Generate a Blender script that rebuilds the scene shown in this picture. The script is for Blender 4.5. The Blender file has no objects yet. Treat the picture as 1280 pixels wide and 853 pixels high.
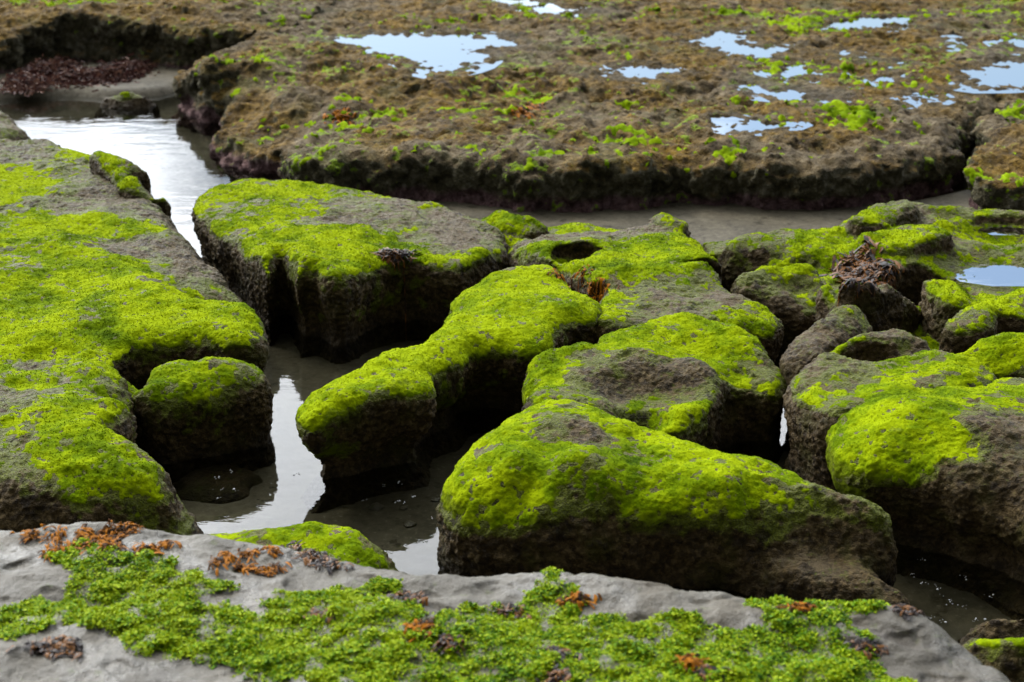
import bpy, bmesh, math, time
import numpy as np
from mathutils import Vector, Matrix
from mathutils.bvhtree import BVHTree

T0 = time.time()
rng = np.random.default_rng(7)
scene = bpy.context.scene
COL = scene.collection
R = math.radians

# ------------------------------------------------------------------ camera
CAM_H = 2.2
PITCH = 21.0
F_PX = 2006.0            # focal length in pixels of the 1280 px wide photograph
CX, CY = 640.0, 426.5
sp, cp = math.sin(R(PITCH)), math.cos(R(PITCH))

def at(px, py, z=0.0):
    """point of the level z seen at a pixel of the photograph (used to lay the rocks out in plan)"""
    u, v = (px - CX) / F_PX, (CY - py) / F_PX
    dy, dz = cp + v * sp, -sp + v * cp
    t = (z - CAM_H) / dz
    return np.array([u * t, dy * t, z])

cam_d = bpy.data.cameras.new('camera')
cam = bpy.data.objects.new('camera', cam_d)
COL.objects.link(cam)
cam.location = (0, 0, CAM_H)
cam.rotation_euler = (R(90 - PITCH), 0, 0)
cam_d.sensor_width = 36.0
cam_d.lens = 36.0 * F_PX / 1280.0
cam_d.clip_start = 0.05
cam_d.clip_end = 2000
cam_d.dof.use_dof = True
cam_d.dof.focus_distance = 4.9
cam_d.dof.aperture_fstop = 4.2
scene.camera = cam

# ------------------------------------------------------------------ noise
def _hash(ix, iy, iz, s):
    n = (ix.astype(np.uint32) * np.uint32(374761393) + iy.astype(np.uint32) * np.uint32(668265263)
         + iz.astype(np.uint32) * np.uint32(2246822519) + np.uint32((s * 3266489917) & 0xffffffff))
    n = (n ^ (n >> np.uint32(13))) * np.uint32(1274126177)
    n = (n ^ (n >> np.uint32(15))) * np.uint32(2654435761)
    return n ^ (n >> np.uint32(16))

def noise(p, s=0):
    """gradient noise, about -1..1; p is N x 3"""
    p = np.asarray(p, dtype=np.float32)
    i = np.floor(p).astype(np.int64)
    f = p - i
    w = f * f * f * (f * (f * 6 - 15) + 10)
    out = 0
    for dx in (0, 1):
        wx = w[:, 0] if dx else 1 - w[:, 0]
        for dy in (0, 1):
            wy = w[:, 1] if dy else 1 - w[:, 1]
            for dz in (0, 1):
                wz = w[:, 2] if dz else 1 - w[:, 2]
                h = _hash(i[:, 0] + dx, i[:, 1] + dy, i[:, 2] + dz, s)
                gx = (h & np.uint32(1023)).astype(np.float32) / 511.5 - 1
                gy = ((h >> np.uint32(10)) & np.uint32(1023)).astype(np.float32) / 511.5 - 1
                gz = ((h >> np.uint32(20)) & np.uint32(1023)).astype(np.float32) / 511.5 - 1
                out = out + wx * wy * wz * (gx * (f[:, 0] - dx) + gy * (f[:, 1] - dy) + gz * (f[:, 2] - dz))
    return out * 1.6

def fbm(p, octv=3, s=0, gain=0.5):
    a, o, t = 1.0, 0, 0
    p = np.asarray(p, dtype=np.float32)
    for k in range(octv):
        o = o + a * noise(p * (2.03 ** k) + 11.7 * k, s + k)
        t += a
        a *= gain
    return o / t

def worley(p, s=0):
    """distance to the nearest feature point"""
    p = np.asarray(p, dtype=np.float32)
    i = np.floor(p).astype(np.int64)
    f = (p - i).astype(np.float32)
    best = np.full(len(p), 9.0, np.float32)
    for dx in (-1, 0, 1):
        for dy in (-1, 0, 1):
            for dz in (-1, 0, 1):
                h = _hash(i[:, 0] + dx, i[:, 1] + dy, i[:, 2] + dz, s)
                qx = dx + (h & np.uint32(1023)).astype(np.float32) / 1023 - f[:, 0]
                qy = dy + ((h >> np.uint32(10)) & np.uint32(1023)).astype(np.float32) / 1023 - f[:, 1]
                qz = dz + ((h >> np.uint32(20)) & np.uint32(1023)).astype(np.float32) / 1023 - f[:, 2]
                best = np.minimum(best, qx * qx + qy * qy + qz * qz)
    return np.sqrt(best)

def sst(x, a, b):
    t = np.clip((x - a) / (b - a), 0, 1)
    return t * t * (3 - 2 * t)

def smin(a, b, k):
    h = np.clip(0.5 + 0.5 * (b - a) / k, 0, 1)
    return b * (1 - h) + a * h - k * h * (1 - h)

def smax(a, b, k):
    return -smin(-a, -b, k)

# ------------------------------------------------------------------ plan outlines
def chaikin(P, n=2):
    P = np.asarray(P, float)
    for _ in range(n):
        Q = np.roll(P, -1, 0)
        P = np.stack([0.75 * P + 0.25 * Q, 0.25 * P + 0.75 * Q], 1).reshape(-1, P.shape[1])
    return P

def sdf2(X, Y, P):
    """signed distance to a polygon, positive inside"""
    d = np.full(X.shape, 1e9)
    ins = np.zeros(X.shape, bool)
    n = len(P)
    for a in range(n):
        x0, y0 = P[a][0], P[a][1]
        x1, y1 = P[(a + 1) % n][0], P[(a + 1) % n][1]
        ex, ey = x1 - x0, y1 - y0
        wx, wy = X - x0, Y - y0
        t = np.clip((wx * ex + wy * ey) / (ex * ex + ey * ey + 1e-12), 0, 1)
        d = np.minimum(d, (wx - ex * t) ** 2 + (wy - ey * t) ** 2)
        if y0 != y1:
            c = ((y0 > Y) != (y1 > Y)) & (X < (x1 - x0) * (Y - y0) / (y1 - y0) + x0)
            ins ^= c
    d = np.sqrt(d)
    return np.where(ins, d, -d)

def lobe(px, z=0.3, k=0.08, under=0.05, flare=0.0, pts=(), en=0.018, ku=0.05, uz=0.88, grow=0.0):
    """px: outline of the top in photograph pixels, entries (x, y) or (x, y, z)"""
    out = []
    for q in px:
        zz = q[2] if len(q) > 2 else z
        out.append(at(q[0], q[1], zz))
    ctl = out + [at(q[0], q[1], q[2]) for q in pts]
    return dict(P=chaikin(out, 2), C=np.array(ctl), k=k * 1.75, under=under, flare=flare, en=en, ku=ku, uz=uz, grow=grow)

def top_of(L, X, Y):
    C = L['C']
    num = np.zeros(X.shape); den = np.zeros(X.shape)
    for c in C:
        w = 1.0 / (((X - c[0]) ** 2 + (Y - c[1]) ** 2) + 0.0025) ** 1.3
        num += w * c[2]; den += w
    return num / den

# ------------------------------------------------------------------ iso-surface
def surface_nets(F, org, v):
    S = F > 0
    nx, ny, nz = F.shape
    cs = [(a, b, c) for a in (0, 1) for b in (0, 1) for c in (0, 1)]
    def sl(A, o):
        return A[o[0]:nx - 1 + o[0], o[1]:ny - 1 + o[1], o[2]:nz - 1 + o[2]]
    cnt = np.zeros((nx - 1, ny - 1, nz - 1), np.int8)
    for o in cs:
        cnt += sl(S, o)
    mix = (cnt > 0) & (cnt < 8)
    I, J, K = np.nonzero(mix)
    idx = np.full(mix.shape, -1, np.int64)
    idx[mix] = np.arange(len(I))
    acc = np.zeros((len(I), 3)); n = np.zeros(len(I))
    for o in cs:
        for ax in range(3):
            if o[ax] == 0:
                q = list(o); q[ax] = 1
                fa = F[I + o[0], J + o[1], K + o[2]]
                fb = F[I + q[0], J + q[1], K + q[2]]
                c = (fa > 0) != (fb > 0)
                t = np.where(c, fa / np.where(c, fa - fb, 1), 0)
                p = np.tile(np.array(o, float), (len(I), 1)); p[:, ax] += t
                acc += np.where(c[:, None], p, 0); n += c
    V = np.stack([I, J, K], 1) + acc / n[:, None]
    V = V * np.asarray(v) + org
    faces = []
    for ax in range(3):
        b, c = (ax + 1) % 3, (ax + 2) % 3
        A = np.moveaxis(S, (ax, b, c), (0, 1, 2))
        D = np.moveaxis(idx, (ax, b, c), (0, 1, 2))
        s0 = A[:-1, 1:-1, 1:-1]; s1 = A[1:, 1:-1, 1:-1]
        for inside_first in (True, False):
            m = (s0 & ~s1) if inside_first else (~s0 & s1)
            i, j, k = np.nonzero(m)
            q = [D[i, j, k], D[i, j + 1, k], D[i, j + 1, k + 1], D[i, j, k + 1]]
            if not inside_first:
                q = q[::-1]
            faces.append(np.stack(q, 1))
    Fc = np.concatenate(faces)
    return V, Fc[(Fc >= 0).all(1)]

def subdivide(V, Fc):
    n = len(V)
    e = np.stack([Fc, np.roll(Fc, -1, 1)], 2).reshape(-1, 2)
    es = np.sort(e, 1)
    key = es[:, 0] * n + es[:, 1]
    u, inv = np.unique(key, return_inverse=True)
    a, b = u // n, u % n
    mid = (V[a] + V[b]) / 2
    cen = V[Fc].mean(1)
    # smooth the old vertices a little so the facets melt
    acc = np.zeros_like(V); c = np.zeros(n)
    np.add.at(acc, a, V[b]); np.add.at(acc, b, V[a]); np.add.at(c, a, 1); np.add.at(c, b, 1)
    V0 = V * 0.6 + 0.4 * acc / np.maximum(c, 1)[:, None]
    V2 = np.concatenate([V0, mid, cen])
    inv = inv.reshape(Fc.shape) + n
    ci = n + len(u) + np.arange(len(Fc))
    out = []
    for k in range(4):
        out.append(np.stack([Fc[:, k], inv[:, k], ci, inv[:, (k + 3) % 4]], 1))
    return V2, np.concatenate(out)

def vnormals(V, Fc):
    n = np.cross(V[Fc[:, 2]] - V[Fc[:, 0]], V[Fc[:, 3]] - V[Fc[:, 1]])
    N = np.zeros_like(V)
    for k in range(4):
        for ax in range(3):
            N[:, ax] += np.bincount(Fc[:, k], n[:, ax], len(V))
    return N / np.maximum(np.linalg.norm(N, axis=1), 1e-12)[:, None]

def make_mesh(name, V, Fc, mat, parent=None, attrs=None, smooth=True):
    me = bpy.data.meshes.new(name)
    V = np.asarray(V, np.float32); Fc = np.asarray(Fc, np.int32)
    me.vertices.add(len(V)); me.vertices.foreach_set('co', V.ravel())
    m = Fc.shape[1]
    me.loops.add(Fc.size); me.loops.foreach_set('vertex_index', Fc.ravel())
    me.polygons.add(len(Fc))
    me.polygons.foreach_set('loop_start', np.arange(0, Fc.size, m, dtype=np.int32))
    me.update(calc_edges=True)
    me.validate()
    me.polygons.foreach_set('use_smooth', np.full(len(me.polygons), smooth))
    for k, a in (attrs or {}).items():
        at_ = me.attributes.new(k, 'FLOAT', 'POINT')
        at_.data.foreach_set('value', np.asarray(a, np.float32))
    me.materials.append(mat)
    o = bpy.data.objects.new(name, me)
    COL.objects.link(o)
    if parent is not None:
        o.parent = parent
        o.matrix_parent_inverse = Matrix.Translation(parent.location).inverted()
    return o

def tag(o, label=None, cat=None, group=None, kind=None):
    if label: o['label'] = label
    if cat: o['category'] = cat
    if group: o['group'] = group
    if kind: o['kind'] = kind
    return o

def thing(name, label, cat, V, group=None):
    o = bpy.data.objects.new(name, None); COL.objects.link(o)
    c = V[:, :2].mean(0)
    o.location = (c[0], c[1], 0.0); o.empty_display_size = 0.1
    tag(o, label, cat, group)
    return o

# ------------------------------------------------------------------ materials
class NT:
    def __init__(s, name):
        s.m = bpy.data.materials.new(name); s.m.use_nodes = True
        s.t = s.m.node_tree; s.t.nodes.clear()
        s.out = s.n('ShaderNodeOutputMaterial')
    def n(s, typ, **kw):
        o = s.t.nodes.new(typ)
        for k, v in kw.items():
            if k in o.inputs: o.inputs[k].default_value = v
            else: setattr(o, k, v)
        return o
    def l(s, a, b): s.t.links.new(a, b)
    def val(s, x, sock):
        if hasattr(x, 'is_output') or isinstance(x, bpy.types.NodeSocket): s.l(x, sock)
        else: sock.default_value = x
    def math(s, op, a, b=0.0, c=None, clamp=False):
        o = s.n('ShaderNodeMath', operation=op, use_clamp=clamp)
        s.val(a, o.inputs[0]); s.val(b, o.inputs[1])
        if c is not None: s.val(c, o.inputs[2])
        return o.outputs[0]
    def noise(s, vec, scale, detail=3, rough=0.55, dist=0.0):
        o = s.n('ShaderNodeTexNoise'); s.l(vec, o.inputs['Vector'])
        o.inputs['Scale'].default_value = scale; o.inputs['Detail'].default_value = detail
        o.inputs['Roughness'].default_value = rough; o.inputs['Distortion'].default_value = dist
        return o.outputs['Fac']
    def ramp(s, fac, stops, interp='LINEAR'):
        o = s.n('ShaderNodeValToRGB'); s.l(fac, o.inputs[0]); r = o.color_ramp; r.interpolation = interp
        while len(r.elements) < len(stops): r.elements.new(0.5)
        for e, (p, c) in zip(r.elements, stops):
            e.position = p; e.color = (*c, 1) if len(c) == 3 else c
        return o.outputs[0]
    def step(s, x, a, b):
        o = s.n('ShaderNodeMapRange', interpolation_type='SMOOTHSTEP'); s.val(x, o.inputs[0])
        o.inputs[1].default_value = a; o.inputs[2].default_value = b
        return o.outputs[0]
    def mix(s, f, a, b):
        o = s.n('ShaderNodeMix', data_type='RGBA'); s.val(f, o.inputs[0])
        for x, k in ((a, 6), (b, 7)):
            if isinstance(x, tuple): o.inputs[k].default_value = (*x, 1)
            else: s.l(x, o.inputs[k])
        return o.outputs[2]
    def attr(s, name):
        return s.n('ShaderNodeAttribute', attribute_name=name).outputs['Fac']
    def done(s, color, rough, height=None, bump=1.0, dist=0.01, spec=0.5, coat=None):
        b = s.n('ShaderNodeBsdfPrincipled')
        s.val(color if not isinstance(color, tuple) else (*color, 1), b.inputs['Base Color'])
        s.val(rough, b.inputs['Roughness']); s.val(spec, b.inputs['Specular IOR Level'])
        if height is not None:
            bp = s.n('ShaderNodeBump'); bp.inputs['Strength'].default_value = bump
            bp.inputs['Distance'].default_value = dist; s.l(height, bp.inputs['Height'])
            s.l(bp.outputs[0], b.inputs['Normal'])
        s.l(b.outputs[0], s.out.inputs[0])
        return s.m

def geo(t):
    g = t.n('ShaderNodeNewGeometry')
    s = t.n('ShaderNodeSeparateXYZ'); t.l(g.outputs['Position'], s.inputs[0])
    ns = t.n('ShaderNodeSeparateXYZ'); t.l(g.outputs['Normal'], ns.inputs[0])
    return g, g.outputs['Position'], s.outputs[2], ns.outputs[2]

def stone_material(name, dark=(0.006, 0.004, 0.0015), mid=(0.030, 0.019, 0.005), pale=(0.098, 0.068, 0.028), olive=(0.028, 0.026, 0.002),
                   sand=(0.080, 0.060, 0.032), sand_amt=0.5, ol=0.75):
    t = NT(name)
    g, P, z, nz = geo(t)
    n1 = t.noise(P, 9, 4); n2 = t.noise(P, 55, 4, 0.65); n3 = t.noise(P, 190, 3, 0.6)
    f = t.math('ADD', t.math('MULTIPLY', n1, 0.35), t.math('MULTIPLY', n2, 0.65))
    c = t.ramp(f, [(0.34, dark), (0.50, mid), (0.66, pale)])
    c = t.mix(t.math('MULTIPLY', t.step(t.noise(P, 6.5, 4, 0.6), 0.48, 0.66), ol), c, olive)
    # grains of grey sand and bare rock that lie on the flats
    fl = t.step(nz, 0.75, 0.95)
    sd = t.step(t.noise(P, 3.2, 5, 0.62), 0.60 - 0.25 * sand_amt, 0.74 - 0.2 * sand_amt)
    c = t.mix(t.math('MULTIPLY', fl, sd), c, t.mix(n3, (sand[0] * .6, sand[1] * .6, sand[2] * .6), sand))
    c = t.mix(t.math('MULTIPLY', t.step(n3, 0.58, 0.70), 0.5), c, pale)
    gs = t.step(t.math('ADD', t.attr('g'), t.math('MULTIPLY', t.math('SUBTRACT', n2, 0.5), 1.1)), 0.30, 0.95)
    c = t.mix(t.math('MULTIPLY', gs, 0.8), c, t.ramp(n3, [(0.35, (0.030, 0.036, 0.002)), (0.65, (0.085, 0.105, 0.003))]))
    c = t.mix(t.math('MULTIPLY', t.step(t.noise(P, 24, 4, 0.7), 0.54, 0.64), 0.8), c, (dark[0] * 1.6, dark[1] * 1.4, dark[2] * 1.2))
    c = t.mix(t.math('MULTIPLY', fl, t.math('MULTIPLY', t.step(t.noise(P, 11, 5, 0.7), 0.50, 0.62), 0.85)), c, t.mix(n2, (0.022, 0.013, 0.004), (0.075, 0.048, 0.014)))
    c = t.mix(t.math('MULTIPLY', fl, t.math('MULTIPLY', t.step(t.noise(P, 42, 4, 0.7), 0.56, 0.66), 0.7)), c, (0.05, 0.062, 0.003))
    # band kept dark and wet by the water
    wet = t.math('SUBTRACT', 1.0, t.step(t.math('ADD', z, t.math('MULTIPLY', n1, 0.06)), 0.03, 0.12))
    c = t.mix(t.math('MULTIPLY', wet, 0.55), c, dark)
    r = t.math('SUBTRACT', 0.72, t.math('MULTIPLY', n2, 0.25))
    h = t.math('ADD', n2, t.math('MULTIPLY', n3, 0.5))
    return t.done(c, r, h, 1.0, 0.014, 0.10)

def moss_material(name, bright=(0.140, 0.182, 0.0006), mid=(0.068, 0.105, 0.0003), deep=(0.019, 0.038, 0.0002), thin=(0.062, 0.072, 0.003), fine=150):
    t = NT(name)
    g, P, z, nz = geo(t)
    n1 = t.noise(P, 5.5, 4, 0.6); n2 = t.noise(P, 38, 3, 0.6); n3 = t.noise(P, fine, 2, 0.6)
    rnd = g.outputs['Random Per Island']
    f = t.math('ADD', t.math('MULTIPLY', n1, 0.74), t.math('ADD', t.math('MULTIPLY', n2, 0.22), t.math('MULTIPLY', t.math('ADD', n3, t.math('MULTIPLY', rnd, 0.22)), 0.13)))
    c = t.ramp(f, [(0.39, deep), (0.50, mid), (0.61, bright)])
    m = t.attr('m')
    c = t.mix(t.step(m, 0.80, 0.22), c, t.mix(n2, (thin[0] * .6, thin[1] * .7, thin[2]), (thin[0] * 1.35, thin[1] * 1.5, thin[2])))
    # scraps of brown weed and bare grains among the green
    c = t.mix(t.math('MULTIPLY', t.step(t.noise(P, 60, 3, 0.7), 0.62, 0.74), 0.30), c, (0.050, 0.040, 0.004))
    gl = t.math('MULTIPLY', t.step(t.noise(P, 7.5, 4, 0.65), 0.60, 0.68), t.step(t.noise(P, 50, 2), 0.42, 0.55))
    c = t.mix(t.math('MULTIPLY', gl, 0.32), c, (0.070, 0.085, 0.025))
    h = t.math('ADD', n2, t.math('MULTIPLY', n3, 0.6))
    return t.done(c, 0.95, h, 0.7, 0.006, 0.02)

M = {}
M['stone'] = stone_material('barnacled_brown_stone')
M['stone_sandy'] = stone_material('sandy_grey_stone', sand_amt=1.1, ol=0.35)
M['stone_turf'] = stone_material('stone_under_brown_weed', dark=(0.009, 0.006, 0.003), mid=(0.038, 0.024, 0.007), pale=(0.090, 0.066, 0.032), sand_amt=0.7)
M['moss'] = moss_material('green_algae_film')
M['moss_far'] = moss_material('green_algae_tufts', fine=60, bright=(0.12, 0.175, 0.002), mid=(0.07, 0.115, 0.001), deep=(0.03, 0.055, 0.001))

def reef_material():
    t = NT('brown_turf_reef')
    g, P, z, nz = geo(t)
    n0 = t.noise(P, 1.6, 5, 0.6); n1 = t.noise(P, 6, 4, 0.6); n2 = t.noise(P, 26, 4, 0.65); n3 = t.noise(P, 90, 3, 0.6)
    f = t.math('ADD', t.math('MULTIPLY', n1, 0.4), t.math('MULTIPLY', n2, 0.6))
    turf = t.ramp(f, [(0.37, (0.016, 0.009, 0.002)), (0.49, (0.070, 0.041, 0.006)), (0.61, (0.145, 0.088, 0.013))])
    grey = t.ramp(f, [(0.36, (0.024, 0.017, 0.010)), (0.5, (0.075, 0.058, 0.034)), (0.64, (0.140, 0.116, 0.080))])
    c = t.mix(t.math('MULTIPLY', t.step(n0, 0.45, 0.62), 0.85), turf, grey)
    c = t.mix(t.math('MULTIPLY', t.step(t.noise(P, 2.4, 4, 0.6), 0.52, 0.68), 0.5), c, t.mix(n2, (0.03, 0.032, 0.006), (0.09, 0.092, 0.03)))
    side = t.step(nz, 0.75, 0.35)
    sc = t.ramp(f, [(0.36, (0.014, 0.012, 0.006)), (0.5, (0.050, 0.044, 0.022)), (0.64, (0.13, 0.118, 0.085))])
    c = t.mix(side, c, sc)
    # pink coralline crust low on the faces, at the water's edge
    pk = t.ramp(n2, [(0.35, (0.030, 0.013, 0.014)), (0.65, (0.13, 0.075, 0.08))])
    low = t.math('SUBTRACT', 1.0, t.step(t.math('SUBTRACT', z, t.math('MULTIPLY', t.math('SUBTRACT', n1, 0.5), 0.16)), 0.045, 0.085))
    c = t.mix(t.math('MULTIPLY', low, 0.85), c, pk)
    gm = t.step(t.math('ADD', t.math('MULTIPLY', t.noise(P, 13, 3, 0.6), 0.62), t.math('MULTIPLY', t.noise(P, 1.3, 2), 0.38)), 0.575, 0.61)
    gcol = t.ramp(n3, [(0.3, (0.04, 0.08, 0.002)), (0.7, (0.17, 0.25, 0.004))])
    c = t.mix(t.math('MULTIPLY', gm, 0.8), c, gcol)
    h = t.math('ADD', n2, t.math('MULTIPLY', n3, 0.6))
    wt = t.attr('w')
    c = t.mix(t.math('MULTIPLY', wt, 0.6), c, t.mix(n2, (0.010, 0.008, 0.004), (0.045, 0.038, 0.022)))
    return t.done(c, t.math('SUBTRACT', 0.85, t.math('MULTIPLY', wt, 0.15)), h, 1.0, 0.035, t.math('SUBTRACT', 0.10, t.math('MULTIPLY', wt, 0.05)))
M['reef'] = reef_material()

def sand_material():
    t = NT('wet_grey_sand')
    g, P, z, nz = geo(t)
    n1 = t.noise(P, 2.5, 4, 0.6); n2 = t.noise(P, 30, 3, 0.6); n3 = t.noise(P, 260, 2)
    c = t.ramp(t.math('ADD', t.math('MULTIPLY', n1, 0.6), t.math('MULTIPLY', n2, 0.4)), [(0.36, (0.024, 0.020, 0.011)), (0.52, (0.052, 0.044, 0.028)), (0.66, (0.085, 0.074, 0.050))])
    c = t.mix(t.math('MULTIPLY', n3, 0.5), c, (0.035, 0.030, 0.019))
    c = t.mix(t.math('MULTIPLY', t.step(t.noise(P, 60, 3, 0.7), 0.60, 0.70), 0.7), c, (0.085, 0.078, 0.058))
    c = t.mix(t.step(t.noise(P, 14, 5, 0.75), 0.55, 0.66), c, (0.014, 0.011, 0.004))
    return t.done(c, 0.75, t.math('ADD', n2, t.math('MULTIPLY', n3, 0.4)), 0.5, 0.006, 0.12)
M['sand'] = sand_material()

def slab_material():
    t = NT('wet_grey_mudstone')
    g, P, z, nz = geo(t)
    n0 = t.noise(P, 3.0, 4, 0.6, 0.6); n1 = t.noise(P, 12, 4, 0.6); n2 = t.noise(P, 70, 4, 0.65); n3 = t.noise(P, 320, 2)
    c = t.ramp(t.math('ADD', t.math('MULTIPLY', n0, 0.7), t.math('MULTIPLY', n1, 0.3)), [(0.34, (0.020, 0.013, 0.006)), (0.45, (0.032, 0.026, 0.015)), (0.57, (0.054, 0.047, 0.034)), (0.66, (0.036, 0.027, 0.012))])
    c = t.mix(t.math('MULTIPLY', t.step(n2, 0.56, 0.70), 0.5), c, (0.045, 0.038, 0.026))
    m = t.attr('m')
    und = t.ramp(n2, [(0.35, (0.020, 0.016, 0.007)), (0.65, (0.050, 0.055, 0.008))])
    c = t.mix(t.step(m, 0.35, 0.75), c, und)
    wp = t.step(t.noise(P, 4.5, 3, 0.6), 0.46, 0.60)
    c = t.mix(t.math('MULTIPLY', t.step(t.noise(P, 8, 5, 0.7, 0.5), 0.52, 0.64), 0.65), c, (0.040, 0.030, 0.015))
    c = t.mix(t.math('MULTIPLY', t.step(t.noise(P, 26, 4, 0.7), 0.60, 0.70), 0.5), c, (0.045, 0.055, 0.006))
    r = t.math('SUBTRACT', t.math('ADD', 0.42, t.math('MULTIPLY', n1, 0.3)), t.math('MULTIPLY', wp, 0.32))
    return t.done(c, r, t.math('ADD', n2, t.math('MULTIPLY', n3, 0.45)), 0.7, 0.007, 0.30)
M['slab'] = slab_material()

def leaf_material(name, stops, rough=0.45, spec=0.2, trans=0.25):
    t = NT(name)
    g, P, z, nz = geo(t)
    r = t.math('ADD', t.math('MULTIPLY', g.outputs['Random Per Island'], 0.35), t.math('MULTIPLY', t.math('ADD', t.math('MULTIPLY', t.noise(P, 9, 3), 0.6), t.math('MULTIPLY', t.noise(P, 45, 2), 0.4)), 0.8))
    c = t.ramp(r, stops)
    b = t.n('ShaderNodeBsdfPrincipled'); t.l(c, b.inputs['Base Color'])
    b.inputs['Roughness'].default_value = rough; b.inputs['Specular IOR Level'].default_value = spec
    tr = t.n('ShaderNodeBsdfTranslucent'); t.l(c, tr.inputs[0])
    mx = t.n('ShaderNodeMixShader'); mx.inputs[0].default_value = trans
    t.l(b.outputs[0], mx.inputs[1]); t.l(tr.outputs[0], mx.inputs[2]); t.l(mx.outputs[0], t.out.inputs[0])
    return t.m
M['lettuce'] = leaf_material('sea_lettuce', rough=.6, spec=.08, stops=[(0.36, (0.014, 0.048, 0.0004)), (0.50, (0.080, 0.175, 0.0005)), (0.63, (0.20, 0.265, 0.0007))])
M['weed_orange'] = leaf_material('orange_rockweed', [(0.36, (0.010, 0.005, 0.003)), (0.50, (0.060, 0.022, 0.003)), (0.64, (0.25, 0.088, 0.002))], 0.55, 0.05)
M['weed_dark'] = leaf_material('dark_rockweed', [(0.34, (0.004, 0.003, 0.003)), (0.56, (0.018, 0.010, 0.008)), (0.66, (0.12, 0.045, 0.004))], 0.4, 0.15)
M['weed_red'] = leaf_material('maroon_weed', [(0.35, (0.012, 0.005, 0.004)), (0.55, (0.040, 0.014, 0.012)), (0.7, (0.09, 0.045, 0.03))], 0.6, .1)

def water_material(name='clear_shallow_water', rip=0.06):
    t = NT(name)
    tc = t.n('ShaderNodeNewGeometry')
    mp = t.n('ShaderNodeMapping'); t.l(tc.outputs['Position'], mp.inputs[0]); mp.inputs['Scale'].default_value = (1.0, 2.2, 1.0)
    h = t.math('ADD', t.noise(mp.outputs[0], 5, 3, 0.5), t.math('MULTIPLY', t.noise(mp.outputs[0], 30, 2), 0.12))
    bp = t.n('ShaderNodeBump'); bp.inputs['Strength'].default_value = rip; bp.inputs['Distance'].default_value = 0.02; t.l(h, bp.inputs['Height'])
    fr = t.n('ShaderNodeFresnel'); fr.inputs['IOR'].default_value = 1.34; t.l(bp.outputs[0], fr.inputs['Normal'])
    gl = t.n('ShaderNodeBsdfGlossy'); gl.inputs['Roughness'].default_value = 0.015; t.l(bp.outputs[0], gl.inputs['Normal'])
    tr = t.n('ShaderNodeBsdfTransparent'); tr.inputs[0].default_value = (0.76, 0.77, 0.70, 1)
    mx = t.n('ShaderNodeMixShader'); t.l(fr.outputs[0], mx.inputs[0]); t.l(tr.outputs[0], mx.inputs[1]); t.l(gl.outputs[0], mx.inputs[2])
    t.l(mx.outputs[0], t.out.inputs[0])
    return t.m
M['water'] = water_material()
M['still'] = water_material('still_pool_water', 0.015)

# ------------------------------------------------------------------ world and sun
CL_LOW, CL_HIGH = 15.0, 34.0
SUN_EL, SUN_AZ = 42.0, -46.0         # azimuth from +Y (away from the camera), negative to the left
w = bpy.data.worlds.new('World'); scene.world = w; w.use_nodes = True
nt = w.node_tree; nt.nodes.clear()
def wn(t, **k):
    o = nt.nodes.new(t)
    for a, b in k.items(): setattr(o, a, b)
    return o
out = wn('ShaderNodeOutputWorld'); bg = wn('ShaderNodeBackground')
sky = wn('ShaderNodeTexSky', sky_type='NISHITA', sun_disc=False, sun_elevation=R(SUN_EL), sun_rotation=R(SUN_AZ))
tcw = wn('ShaderNodeTexCoord'); mpw = wn('ShaderNodeMapping'); mpw.inputs['Scale'].default_value = (1.0, 1.0, 5.0); mpw.inputs['Location'].default_value = (0.35, 0.1, 0.0)
nz_ = wn('ShaderNodeTexNoise'); nz_.inputs['Scale'].default_value = 2.8; nz_.inputs['Detail'].default_value = 6; nz_.inputs['Roughness'].default_value = 0.58
sx = wn('ShaderNodeSeparateXYZ')
L = nt.links.new
L(tcw.outputs['Generated'], mpw.inputs[0]); L(mpw.outputs[0], nz_.inputs['Vector']); L(tcw.outputs['Generated'], sx.inputs[0])
# thin streaks low over the horizon, a bank of bright cloud higher up in front
def mapr(x, a, b, c, d, smooth=True):
    o = wn('ShaderNodeMapRange', interpolation_type='SMOOTHSTEP' if smooth else 'LINEAR'); L(x, o.inputs[0])
    for k, q in enumerate((a, b, c, d)): o.inputs[k + 1].default_value = q
    return o.outputs[0]
def wm(op, a, b):
    o = wn('ShaderNodeMath', operation=op)
    for k, q in enumerate((a, b)):
        if isinstance(q, float): o.inputs[k].default_value = q
        else: L(q, o.inputs[k])
    return o.outputs[0]
sd = Vector((math.sin(R(SUN_AZ)) * math.cos(R(SUN_EL)), math.cos(R(SUN_AZ)) * math.cos(R(SUN_EL)), math.sin(R(SUN_EL))))
el = mapr(sx.outputs[2], 0.22, 0.42, 0.0, 0.34)
lft = mapr(sx.outputs[0], -0.12, -0.26, 0.0, 0.22)
rgt = mapr(sx.outputs[0], 0.08, 0.28, 0.0, 0.16)
cov = mapr(wm('SUBTRACT', wm('ADD', wm('ADD', nz_.outputs['Fac'], el), lft), rgt), 0.50, 0.78, 0.0, 1.0)
glow = mapr(sx.outputs[2], 0.20, 0.44, CL_LOW, CL_HIGH)
front = mapr(sx.outputs[1], -0.25, 0.75, 0.05, 1.0)
cc = wn('ShaderNodeMix', data_type='RGBA'); L(cov, cc.inputs[0])
skf = wn('ShaderNodeVectorMath', operation='SCALE'); L(sky.outputs[0], skf.inputs[0]); L(mapr(sx.outputs[1], -0.6, 0.3, 0.13, 0.70), skf.inputs['Scale'])
L(skf.outputs[0], cc.inputs[6])
cl = wn('ShaderNodeVectorMath', operation='SCALE'); cl.inputs[0].default_value = (0.935, 0.975, 1.025); L(wm('MULTIPLY', wm('ADD', glow, wm('MULTIPLY', lft, 80.0)), front), cl.inputs['Scale'])
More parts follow.
